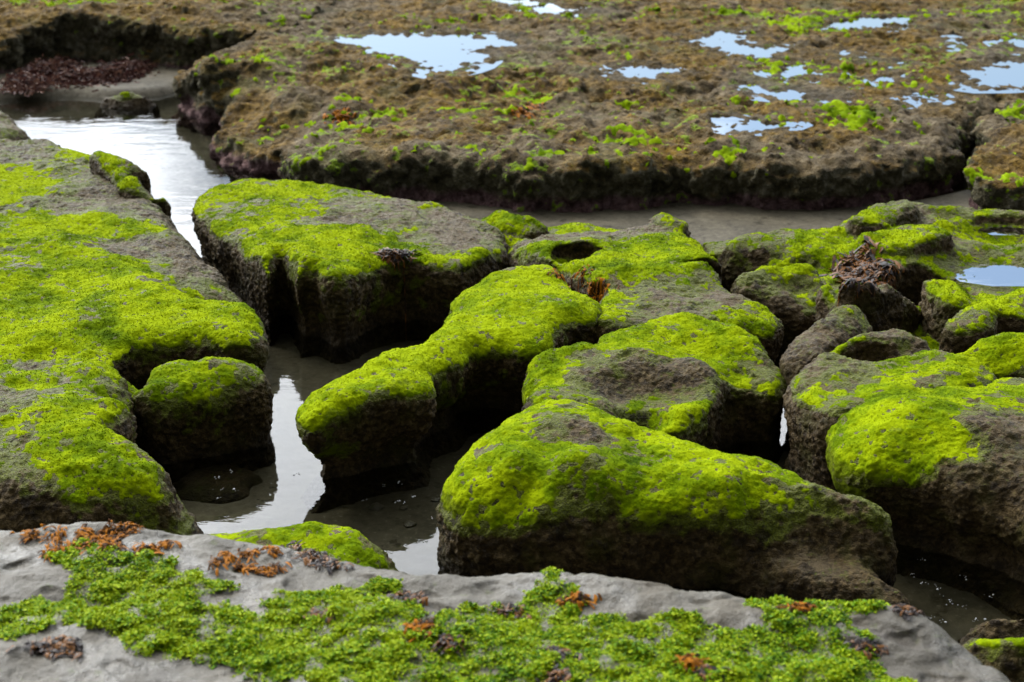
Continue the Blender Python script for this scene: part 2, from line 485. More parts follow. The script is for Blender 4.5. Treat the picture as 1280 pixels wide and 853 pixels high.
L(cl.outputs[0], cc.inputs[7]); L(cc.outputs[2], bg.inputs[0]); bg.inputs[1].default_value = 0.12
L(bg.outputs[0], out.inputs[0])

sl = bpy.data.lights.new('sun', 'SUN'); sl.energy = 1.5; sl.angle = R(11); sl.color = (1.0, 0.92, 0.78)
so = bpy.data.objects.new('sun', sl); COL.objects.link(so)
so.rotation_euler = (-sd).to_track_quat('-Z', 'Y').to_euler()
so.location = (0, 0, 20)

# ------------------------------------------------------------------ rocks
BVHS = []          # every finished solid, for setting things down on
def rock(name, label, cat, lobes, v=0.011, sub=1, carve=(), stone='stone', moss='moss', zb=-0.17, ku=0.06, bias=0.0, bare=(), green=(),
         amp=1.0, flake=0.28, mossname='moss_cover', group=None, zmax_pad=0.06, topn=0.034, upth=(0.22, 0.80), mnoise=0.95, mz=(.02, .10)):
    s = hash_name(name + label)
    allP = np.concatenate([l['P'] for l in lobes])
    lo = allP[:, :2].min(0) - 0.16; hi = allP[:, :2].max(0) + 0.16
    zt = max(l['C'][:, 2].max() for l in lobes) + zmax_pad
    vv = np.array([v, v, v * 0.85])
    xs = np.arange(lo[0], hi[0], v); ys = np.arange(lo[1], hi[1], v); zs = np.arange(zb, zt, vv[2])
    X, Y = np.meshgrid(xs, ys, indexing='ij')
    p2 = np.stack([X.ravel(), Y.ravel(), np.full(X.size, s * 3.1)], 1)
    e1 = fbm(p2 * 4.0, 2, s).reshape(X.shape); e2 = fbm(p2 * 13.0, 3, s + 5).reshape(X.shape)
    tn = fbm(p2 * 3.2, 3, s + 9).reshape(X.shape)
    F = None
    Z = zs[None, None, :].astype(np.float32)
    for l in lobes:
        d = sdf2(X, Y, l['P']) + l['en'] * (e1 + 0.7 * e2) + l['k'] * 0.10 + l['grow'] - .012
        Tt = top_of(l, X, Y) + topn * (tn + .25 * e2)
        dep = (Tt[:, :, None] - Z).astype(np.float32)
        H = np.maximum(Tt - 0.0, 0.08)[:, :, None]
        t = np.clip(dep / H, 0, 1.4)
        # undercut that is deepest at uz of the height, and a flare at the foot
        prof = np.exp(-((t - l['uz']) / 0.33) ** 2)
        off = -l['under'] * prof * sst(t, 0.05, 0.4) + l['flare'] * sst(t, 0.55, 1.1)
        f = smin(dep, d[:, :, None].astype(np.float32) + off.astype(np.float32), l['k'])
        F = f if F is None else smax(F, f, l['ku'])
    for (px, py, zc, rx, ry, rz, kk) in carve:
        c = at(px, py, zc)
        q = np.sqrt(((X[:, :, None] - c[0]) / rx) ** 2 + ((Y[:, :, None] - c[1]) / ry) ** 2 + ((Z - c[2]) / rz) ** 2)
        F = smin(F, (q - 1) * min(rx, ry, rz), kk)
    F[0], F[-1] = -1, -1; F[:, 0], F[:, -1] = -1, -1; F[:, :, 0], F[:, :, -1] = -1, -1
    V, Fc = surface_nets(F, np.array([lo[0], lo[1], zb]), vv)
    for _ in range(sub):
        V, Fc = subdivide(V, Fc)
    N = vnormals(V, Fc)
    # growth of green weed: on what faces the sky, broken by noise
    up = N[:, 2]
    big = fbm(V * np.array([2.6, 2.6, 4.0]), 4, s + 21)
    mid_ = fbm(V * 14.0, 3, s + 31); fin = fbm(V * 45, 2, s + 33)
    nz0 = big * 0.95 + mid_ * 0.70 + fin * 0.38
    m = 0.88 * sst(up, *upth) + mnoise * nz0 + bias - 0.10
    for lst, sg in ((bare, -1), (green, 1)):
        for q in lst:
            c = at(q[0], q[1], q[3] if len(q) > 3 else 0.3)
            r = q[2]
            dd = np.sqrt((V[:, 0] - c[0]) ** 2 + (V[:, 1] - c[1]) ** 2) / r + 0.9 * big
            m = m + (sg if sg > 0 else -.72) * (q[4] if len(q) > 4 else 0.9) * (1 - sst(dd, 0.2, 1.25))
    m = m * sst(V[:, 2] + .03 * mid_, *mz)
    mm = sst(m, 0.30, 0.62)
    # relief
    bareness = 1 - mm
    rough = (fbm(V * 7.0, 2, s + 41) * 0.014 + fbm(V * 24.0, 3, s + 43) * 0.009 + (0.5 - worley(V * 52.0, s + 45)) * 0.011 - np.abs(noise(V * 70, s + 46)) * 0.006)
    soft = fbm(V * 4.0, 2, s + 51) * 0.022 + fbm(V * 13.0, 2, s + 53) * 0.006
    disp = amp * (rough * bareness * (0.65 + 0.35 * (1 - np.clip(up, 0, 1))) + soft * (0.4 + 0.6 * mm) + fbm(V * 30.0, 2, s + 55) * 0.003)
    V2 = V + N * disp[:, None]
    root = thing(name, label, cat, V2, group)
    make_mesh('stone_body', V2, Fc, M[stone], parent=root, attrs={'m': mm, 'g': sst(m + .16 * sst(up, -.2, .4), 0.06, 0.62)})
    BVHS.append((V2, Fc, root))
    # the green growth as a skin of its own
    fm = m[Fc].mean(1)
    sel = fm > 0.40
    if sel.sum() > 60:
        Fs = Fc[sel]
        used, inv = np.unique(Fs.ravel(), return_inverse=True)
        N2 = vnormals(V2, Fc)[used]
        mv = m[used]
        lift = -0.0015 + 0.0035 * sst(mv, 0.36, 1.0) + sst(mv, 0.40, 1.0) * (0.0030 * noise(V2[used] * 30, s + 60) + 0.0030 * noise(V2[used] * 85, s + 61))
        Vm = V2[used] + N2 * lift[:, None]
        Fm = inv.reshape(-1, 4)
        am = sst(mv, 0.36, 0.95) * (0.3 + 0.7 * sst(N2[:, 2], 0.1, 0.8))
        # short blades standing in the skin
        A = np.linalg.norm(np.cross(Vm[Fm[:, 2]] - Vm[Fm[:, 0]], Vm[Fm[:, 3]] - Vm[Fm[:, 1]]), axis=1) / 2
        dist = np.clip(V2[used][:, 1].mean(), 3, 12)
        nb = int(min(A.sum() * flake * 90000, 220000))
        if nb > 50:
            pr = A * np.clip(am[Fm].mean(1), 0.05, 1); pr /= pr.sum()
            fi = rng.choice(len(Fm), nb, p=pr)
            a, b = rng.random(nb)[:, None], rng.random(nb)[:, None]
            q = Vm[Fm[fi]]
            pos = (q[:, 0] * (1 - a) + q[:, 1] * a) * (1 - b) + (q[:, 3] * (1 - a) + q[:, 2] * a) * b
            nn = N2[Fm[fi, 0]]
            tl = rng.normal(size=(nb, 3)) * 0.5 + nn
            tl /= np.linalg.norm(tl, axis=1)[:, None]
            sd_ = np.cross(tl, rng.normal(size=(nb, 3))); sd_ /= np.linalg.norm(sd_, axis=1)[:, None] + 1e-9
            hgt = (0.0015 + 0.0020 * rng.random(nb))[:, None] * (dist / 5.0) ** 0.7
            wd = hgt * (0.30 + 0.25 * rng.random(nb))[:, None]
            base = pos - nn * 0.001
            t0 = base - sd_ * wd; t1 = base + sd_ * wd; t2 = base + tl * hgt + sd_ * wd * 0.6; t3 = base + tl * hgt - sd_ * wd * 0.6
            n0 = len(Vm)
            Vm = np.concatenate([Vm, np.stack([t0, t1, t2, t3], 1).reshape(-1, 3)])
            Fm = np.concatenate([Fm, n0 + np.arange(nb * 4).reshape(-1, 4)])
            am = np.concatenate([am, np.repeat(np.clip(am[inv.reshape(-1, 4)[fi, 0]] + 0.15, 0, 1), 4)])
        make_mesh(mossname, Vm, Fm, M[moss], parent=root, attrs={'m': am})
    return root

def hash_name(s):
    h = 7
    for c in s: h = (h * 31 + ord(c)) % 977
    return h

exec_rocks = True
# --- left-hand shelf with its lobes
rock('mossy_rock_shelf', 'broad mossy rock shelf filling the left side beside the narrow channel', 'rock', [
    lobe([(-260, 168), (0, 168), (60, 166), (105, 182), (150, 196), (190, 222), (212, 248), (240, 284), (275, 318), (312, 352, .22), (312, 368, .22), (250, 366), (120, 350), (-260, 330)], .27, .10, .05),
    lobe([(-260, 250), (0, 250), (120, 290), (220, 352), (315, 372), (334, 392), (328, 412), (290, 416), (240, 418, .29), (190, 424, .27), (140, 440, .27), (165, 462, .27), (172, 500), (150, 520), (-260, 560)], .31, .07, .055),
    lobe([(-260, 470), (60, 480), (130, 512), (185, 528), (207, 552), (214, 590, .26), (190, 612, .24), (100, 612, .26), (0, 606, .28), (-260, 600)], .31, .10, -.03, .05),
    lobe([(150, 405, .12), (250, 408, .13), (320, 415, .13), (310, 440, .12), (200, 470, .12), (150, 480, .12)], .12, .06, 0),
], carve=[(150, 470, .33, .10, .07, .12, .05), (20, 462, .33, .05, .03, .05, .03)],
   bare=[(30, 185, .5, .27, .8), (200, 250, .55, .27, 1.0), (280, 330, .30, .25, 1.2), (120, 215, .40, .27, .5), (85, 548, .05, .31, 1.3), (20, 330, .14, .31, .55), (130, 300, .18, .3, .8), (10, 500, .14, .3, .8), (110, 400, .1, .3, .6), (60, 300, .12, .3, .7), (230, 345, .14, .3, .6), (40, 440, .10, .3, .7), (20, 590, .10, .3, .5), (180, 300, .2, .3, .6), (0, 650, .5, .1, .6)],
   green=[(100, 370, .7, .3, .35), (80, 275, .35, .3, .45), (60, 530, .35, .3, .35), (250, 390, .3, .3, .3)], bias=.02, ku=.05)

rock('capped_boulder', 'dark overhanging boulder with a green cap at the water side of the left shelf', 'boulder', [
    lobe([(178, 462), (188, 446), (225, 438), (270, 432), (318, 438, .27), (342, 458, .25), (335, 470, .24), (290, 478, .25), (235, 486, .25), (190, 492, .25), (160, 490, .22)], .30, .07, .02, -.0, grow=.015),
    lobe([(90, 470, .22), (165, 460, .24), (185, 490, .2), (120, 510, .2)], .22, .08, .02),
], bare=[(330, 470, .10, .25, .6)], green=[(240, 452, .25, .28, .3)], bias=.1)

rock('cleft_rock', 'sandy-topped rock with a cleft front, across the channel left of the boot shaped rock', 'rock', [
    lobe([(236, 243, .24), (250, 231, .23), (285, 224, .23), (330, 221, .23), (380, 226, .24), (440, 232, .24), (500, 243, .24), (560, 257, .23), (610, 272, .22), (640, 292, .2), (632, 312, .22), (600, 328, .24), (560, 330, .26), (511, 317, .28), (473, 321, .29), (440, 345, .29), (410, 343), (385, 330), (368, 338), (357, 322), (349, 303), (341, 318), (332, 330), (300, 305, .27), (262, 283, .25), (244, 268, .24)], .30, .05, .03, 0.0, pts=[(420, 290, .31), (480, 265, .28)]),
    lobe([(370, 345, .14), (440, 352, .14), (470, 335, .14), (560, 335, .14), (540, 310, .14), (400, 300, .14)], .14, .05, 0),
], carve=[(530, 330, .08, .16, .10, .12, .05)],
   bare=[(480, 270, .30, .27, .55), (540, 290, .28, .25, .9), (440, 262, .22, .27, .5), (280, 262, .15, .25, .5), (600, 290, .3, .22, .4)],
   green=[(430, 308, .42, .3, .55), (370, 240, .16, .24, .7), (330, 270, .2, .25, .3), (300, 240, .2, .24, .2)], stone='stone_sandy', bias=-.02)

rock('boot_shaped_rock', 'boot shaped mossy rock in the middle, its rounded toe standing in the channel', 'rock', [
    lobe([(366, 508, .24), (370, 496, .25), (388, 479, .27), (420, 460), (455, 445), (492, 424), (526, 415), (548, 394), (559, 372), (566, 352), (592, 343), (622, 328), (680, 325), (708, 336), (727, 357), (755, 370), (758, 384), (735, 392), (714, 392), (700, 410), (694, 424), (661, 427), (612, 420), (592, 421), (584, 438), (553, 444), (540, 456), (545, 475), (528, 480), (496, 484), (444, 494), (417, 510, .27), (388, 526, .25), (372, 520, .25)], .295, .055, .075, 0, pts=[(640, 370, .31), (420, 485, .29)]),
    lobe([(400, 512, .16), (440, 498, .17), (530, 485, .17), (540, 450, .16), (580, 445, .16), (640, 430, .16), (600, 400, .16), (500, 440, .16), (412, 490, .16)], .17, .05, .04),
], bare=[(470, 520, .12, .2, .8), (630, 335, .10, .3, .6), (700, 375, .05, .3, .4)], green=[(600, 380, .5, .3, .45), (470, 455, .35, .3, .45), (390, 500, .17, .25, .6)], bias=.06, upth=(.05, .65))

rock('stepped_mossy_rock', 'stepped mossy rock with dark hollows behind the central rock, below the sand strip', 'rock', [
    lobe([(655, 305, .22), (690, 288, .22), (760, 279, .22), (830, 274, .22), (862, 285, .23), (888, 305, .26), (908, 326, .28), (902, 344, .27), (865, 348, .26), (800, 350, .26), (740, 352, .26), (700, 330, .25)], .25, .06, .03, pts=[(760, 315, .27), (860, 318, .285)]),
    lobe([(725, 345), (800, 338), (880, 342), (930, 360), (972, 382, .25), (982, 400, .22), (960, 412, .22), (890, 398), (830, 402), (760, 405), (738, 398), (755, 375)], .25, .045, .03, grow=.015),
    lobe([(602, 268, .2), (630, 260, .25), (660, 266, .25), (690, 284, .2), (640, 290, .2), (610, 284, .18)], .26, .035, .0, en=.03, grow=.03),
    lobe([(635, 300, .2), (650, 290, .2), (700, 296, .24), (740, 300, .27), (735, 315, .27), (700, 325, .24), (640, 325, .2)], .24, .06, .0, en=.02),
    lobe([(600, 280, .12), (760, 275, .13), (880, 290, .13), (900, 340, .13), (740, 360, .13), (620, 330, .13)], .13, .05, 0),
    lobe([(812, 272, .22), (830, 264, .27), (850, 272, .27), (856, 284, .22), (830, 288, .22)], .28, .03, .0, grow=.03),
], carve=[(722, 322, .22, .11, .10, .075, .02), (742, 362, .25, .05, .06, .12, .02), (880, 352, .20, .14, .05, .08, .02), (930, 402, .16, .16, .06, .06, .02)],
   bare=[(760, 288, .26, .22, 1.1), (680, 300, .10, .22, .6), (640, 278, .1, .22, .3), (860, 372, .28, .25, .55), (780, 355, .1, .25, .5), (930, 375, .15, .25, .35)],
   green=[(800, 320, .35, .27, .5), (640, 262, .14, .25, .5), (700, 305, .16, .25, .4), (835, 268, .1, .25, .6)], stone='stone_sandy', bias=.0)

rock('hollow_topped_rock', 'rock with a flat green lawn and a bare brown hollow behind the big front rock', 'rock', [
    lobe([(738, 420), (790, 398), (850, 388), (890, 392), (944, 413), (970, 440, .24), (984, 468, .2), (972, 496, .18), (935, 470, .22), (882, 452), (800, 446)], .285, .06, .03, .0, grow=.02),
    lobe([(651, 458, .25), (658, 438, .27), (700, 427), (740, 424), (800, 440), (870, 446), (905, 462, .25), (905, 482, .24), (880, 505, .24), (862, 530, .21), (840, 532, .22), (822, 515, .23), (800, 500, .24), (760, 505), (700, 505), (662, 500), (655, 478, .22)], .285, .055, .03, .0, grow=.012),
    lobe([(850, 440, .14), (970, 470, .14), (975, 500, .12), (900, 520, .12), (850, 520, .13), (700, 490, .14)], .14, .06, 0),
], carve=[(815, 478, .275, .20, .10, .065, .04), (812, 506, .255, .07, .06, .09, .03), (660, 492, .22, .03, .05, .10, .03)],
   bare=[(800, 472, .26, .26, .9), (760, 468, .18, .27, .5), (880, 458, .10, .27, .9), (960, 470, .16, .2, .7), (845, 470, .15, .25, .4)],
   green=[(830, 412, .36, .28, .75), (700, 448, .22, .28, .5), (870, 500, .06, .25, .55), (668, 470, .1, .25, .5)], bias=.03)

rock('wedge_front_rock', 'largest front rock, moss on top and a broad bare brown face above dark water', 'rock', [
    lobe([(563, 578, .27), (575, 556, .30), (603, 534, .32), (640, 506, .32), (664, 489, .32), (690, 484, .32), (729, 491, .32), (770, 503, .32), (830, 527, .31), (894, 543, .31), (950, 556, .30), (990, 570, .30), (1032, 590, .29), (1085, 602, .28), (1112, 616, .27), (1104, 640, .23), (1040, 630, .24), (960, 618, .27), (880, 612, .28), (800, 612, .28), (700, 620, .27), (640, 628, .24), (590, 618, .25), (566, 600, .27)], .335, .10, .0, .0, grow=.03, pts=[(720, 560, .36), (650, 560, .35), (900, 585, .325), (700, 520, .35)]),
    lobe([(900, 680, .12), (1000, 710, .13), (1060, 722, .13), (1128, 744, .10), (1152, 754, .07), (1152, 742, .06), (1114, 712, .10), (1094, 690, .14), (1090, 650, .17), (950, 640, .15)], .13, .06, .0, .0),
], bare=[(605, 556, .07, .32, 1.1), (745, 545, .07, .33, .9), (700, 540, .06, .33, .5), (800, 552, .06, .33, .5), (1060, 606, .2, .28, .8), (860, 650, .5, .15, .4)],
   green=[(850, 575, .35, .31, .4), (590, 600, .20, .28, .75), (700, 520, .3, .33, .3), (570, 620, .14, .22, .6)], ku=.22, bias=.06, v=.010, mz=(.10, .24), upth=(.0, .62))

rock('bright_green_rock', 'rounded rock with a bright lawn-green brow and brown right flank at the right edge', 'rock', [
    lobe([(1036, 506, .30), (1038, 474, .31), (1055, 460, .31), (1100, 460), (1150, 460), (1200, 450), (1250, 450), (1340, 455), (1480, 480), (1560, 560), (1480, 640), (1340, 640, .28), (1262, 622, .25), (1226, 602, .28), (1205, 582), (1178, 570), (1120, 561), (1070, 554), (1044, 540)], .32, .11, .07, 0, pts=[(1150, 510, .34), (1230, 520, .34)]),
    lobe([(1215, 590, .16), (1210, 640, .12), (1228, 690, .06), (1262, 728, .03), (1340, 760, .03), (1500, 700, .1), (1400, 600, .2)], .12, .14, -.02, .02),
], bare=[(1270, 590, .32, .3, 1.5), (1250, 520, .22, .33, .5), (1300, 650, .4, .2, 1.2), (1240, 660, .2, .15, .9)],
   green=[(1110, 500, .42, .33, .6), (1050, 540, .16, .3, .45), (1150, 545, .2, .3, .4)], ku=.14, bias=.05, v=.010, upth=(-.1, .5))

rock('pitted_rock', 'brown and green rock with a shaded round pit, behind the bright green rock', 'rock', [
    lobe([(990, 476, .27), (1000, 455, .29), (1028, 432), (1070, 412), (1126, 400), (1160, 420), (1190, 440), (1240, 448), (1240, 480), (1120, 500), (1050, 510), (1010, 500, .27)], .31, .06, .03, grow=.03),
], carve=[(1090, 433, .31, .12, .075, .14, .04), (1160, 420, .33, .10, .06, .07, .05)],
   bare=[(1040, 450, .18, .3, .5), (1100, 415, .2, .3, .3), (1170, 430, .12, .3, .9)], green=[(1110, 440, .08, .3, .4), (1030, 470, .14, .3, .3)], stone='stone_turf', bias=-.05)

rock('ridge_rock', 'curved brown ridge of weedy rock running down to the cleft, below the seaweed mound', 'rock', [
    lobe([(986, 440, .26), (994, 415, .29), (1025, 392), (1058, 372, .33), (1080, 378, .33), (1086, 400, .3), (1060, 412, .3), (1025, 424), (1008, 444, .27), (998, 458, .24)], .33, .05, .03, grow=.025),
], bare=[(1030, 410, .4, .3, .6)], stone='stone_turf', bias=-.2)

rock('seaweed_mound', 'conical dark mound topped with hanging seaweed, right of the ringed rock', 'rock', [
    lobe([(1028, 372, .22), (1035, 345, .32), (1060, 330, .42), (1090, 328, .43), (1112, 345, .36), (1135, 365, .26), (1158, 384, .16), (1130, 396, .14), (1080, 398, .2), (1040, 395, .2)], .33, .035, .0, .04, grow=.03, pts=[(1070, 338, .50), (1078, 336, .50), (1086, 338, .50), (1062, 340, .48), (1095, 344, .46), (1078, 345, .48)]),
], bare=[(1110, 370, .25, .3, 1.2)], green=[(1042, 358, .14, .33, .8)], stone='stone_turf', bias=-.15)

rock('ringed_rock', 'low rock whose mossy rim curls round a dark hollow, left of the seaweed mound', 'rock', [
    lobe([(922, 350, .24), (928, 333, .28), (960, 323, .29), (1000, 318, .29), (1022, 322, .29), (1030, 335, .27), (1028, 358, .2), (1020, 372, .18), (990, 372, .2), (960, 368, .2), (930, 366, .2)], .30, .04, .02, grow=.02),
    lobe([(920, 362, .19), (950, 350, .22), (985, 344, .24), (1005, 350, .23), (1028, 368, .2), (1025, 388, .17), (985, 392, .15), (940, 380, .16)], .22, .04, .02, grow=.02),
], carve=[(1000, 345, .26, .10, .06, .07, .03)], bare=[(970, 360, .2, .2, .7)], green=[(960, 325, .16, .28, .6), (1012, 368, .07, .2, .5)], stone='stone_turf', bias=-.02)

rock('low_weedy_shelf', 'low weedy rock shelf holding two blue pools at the right edge', 'rock', [
    lobe([(858, 304, .16), (900, 294, .18), (960, 290, .18), (1000, 290, .18), (1062, 268, .22), (1090, 258, .25), (1130, 251, .26), (1180, 252, .26), (1240, 255, .25), (1420, 260, .25), (1560, 380, .24), (1420, 410, .24), (1280, 400, .22), (1235, 408, .22), (1190, 402, .2), (1165, 372, .2), (1120, 338, .24), (1060, 316, .25), (1000, 316, .23), (930, 320, .2), (890, 322, .18)], .24, .06, .02, en=.035, pts=[(1060, 290, .22), (1150, 300, .22), (1180, 360, .23)]),
    lobe([(1180, 396), (1195, 384), (1225, 379), (1248, 388), (1240, 402), (1200, 404)], .28, .03, .02, grow=.02),
    lobe([(1150, 332), (1165, 322), (1186, 330), (1202, 350), (1216, 372), (1190, 378), (1163, 362)], .275, .03, .02, grow=.015),
    lobe([(1064, 264), (1098, 251), (1130, 248), (1152, 255), (1120, 267), (1076, 274)], .31, .035, .02, grow=.03),
    lobe([(900, 300), (950, 288), (1000, 285), (1042, 283), (1030, 296), (955, 305)], .235, .03, .02, grow=.03),
    lobe([(1075, 292), (1130, 280), (1180, 282), (1190, 292), (1140, 300), (1090, 304)], .285, .03, .0, grow=.03),
    lobe([(1225, 368), (1290, 362), (1360, 372), (1340, 392), (1270, 392), (1232, 384)], .265, .03, .0, grow=.02),
    lobe([(940, 330, .17), (1060, 322, .19), (1140, 350, .19), (1150, 372, .17), (1110, 384, .15), (1000, 384, .13)], .17, .06, .0),
    lobe([(1030, 400, .1), (1170, 370, .1), (1280, 390, .1), (1420, 400, .1), (1420, 460, .1), (1240, 460, .1), (1080, 430, .1)], .1, .05, 0),
], carve=[(1268, 334, .22, .34, .27, .075, .03), (1205, 340, .22, .12, .09, .055, .03), (1258, 285, .235, .20, .14, .07, .03), (1163, 397, .06, .16, .20, .30, .04)],
   bare=[(1120, 262, .2, .26, .5), (1130, 300, .2, .22, .5), (1000, 295, .15, .2, .3)], green=[(1060, 300, .3, .23, .6), (1150, 310, .2, .22, .3), (1220, 380, .3, .22, .4), (1140, 275, .3, .24, .25)], stone='stone_turf', bias=-.22, topn=.055, v=.012)

rock('small_ridge_rock', 'small dark-fronted ridge with mossy back, between the pools and the bright green rock', 'rock', [
    lobe([(1178, 444, .25), (1200, 430, .29), (1228, 414, .33), (1255, 408, .34), (1290, 412, .34), (1400, 430, .3), (1400, 462, .28), (1260, 458, .27), (1210, 452, .25)], .32, .045, .03, grow=.02),
], green=[(1220, 424, .2, .3, .6)], stone='stone_turf', bias=0.0)

rock('low_olive_boulder', 'low olive boulder half hidden behind the grey foreground slab', 'boulder', [
    lobe([(225, 668, .14), (260, 652, .17), (330, 640, .19), (400, 632, .2), (440, 634, .2), (475, 652, .18), (502, 690, .14), (490, 722, .12), (380, 735, .14), (230, 720, .12)], .19, .06, -.02, .03),
], bias=-.12, upth=(.2, .7), mnoise=.8)

rock('small_boulder', 'small green-topped boulder at the right end of the grey slab, in front of a twin', 'boulder', [
    lobe([(1196, 790, .25), (1215, 774, .28), (1250, 766, .3), (1300, 770, .3), (1350, 800, .25), (1330, 850, .22), (1250, 850, .2), (1205, 825, .2)], .30, .08, -.02, .03),
], bias=.02, upth=(.4, .8))
rock('rounded_stone', 'rounded dark olive stone at the right edge just behind the small green-topped boulder', 'boulder', [
    lobe([(1217, 757, .1), (1235, 744, .13), (1280, 738, .14), (1340, 745, .14), (1350, 775, .1), (1260, 785, .08), (1220, 775, .08)], .12, .09, -.02, .02),
], bias=-.35, upth=(.5, .9))
rock('sunken_stone', 'flat algae-edged stone just under the water below the capped boulder', 'boulder', [
    lobe([(215, 575, -.03), (260, 556, -.02), (320, 566, -.025), (348, 592, -.035), (320, 600, -.04), (300, 622, -.045), (250, 618, -.045), (210, 622, -.045)], -.03, .05, 0, .02, en=.05),
], bias=-1, zmax_pad=.05, topn=.004, amp=.4)

# --- reef shelves behind
POOLS = [  # outline in pixels, level
    ([(398, 52), (440, 47), (500, 43), (520, 41), (560, 42), (610, 44), (660, 54), (640, 60), (600, 58), (610, 72), (600, 84), (560, 93), (520, 92), (505, 78), (480, 68), (440, 58)], .285),
    ([(610, 0), (640, -4), (700, 8), (735, 17), (720, 25), (680, 20), (650, 12)], .30),
    ([(748, 86), (780, 82), (820, 85), (835, 90), (800, 100), (770, 100), (748, 94)], .285),
    ([(850, 52), (890, 44), (920, 38), (935, 42), (925, 55), (990, 56), (975, 74), (940, 76), (900, 66)], .29),
    ([(960, 88), (985, 80), (1020, 80), (1040, 96), (1000, 102)], .285),
    ([(1010, 36), (1050, 22), (1130, 22), (1152, 18), (1150, 30), (1110, 36), (1040, 40)], .295),
    ([(928, 108), (960, 112), (1000, 118), (1045, 125), (1000, 126), (950, 120)], .28),
    ([(905, 162), (915, 145), (935, 150), (990, 154), (960, 162)], .27),
    ([(1045, 66), (1070, 68), (1100, 74), (1105, 80), (1075, 80)], .29),
    ([(1070, 104), (1110, 92), (1135, 76), (1120, 98), (1090, 106)], .285),
    ([(1205, 100), (1225, 80), (1260, 72), (1320, 74), (1340, 100), (1280, 110), (1210, 112)], .29),
    ([(1120, 130), (1140, 122), (1170, 116), (1180, 122), (1160, 130)], .275),
    ([(1255, 50), (1290, 44), (1320, 60), (1260, 66)], .30),
    ([(1180, 50), (1195, 48), (1200, 60), (1186, 60)], .295),
]

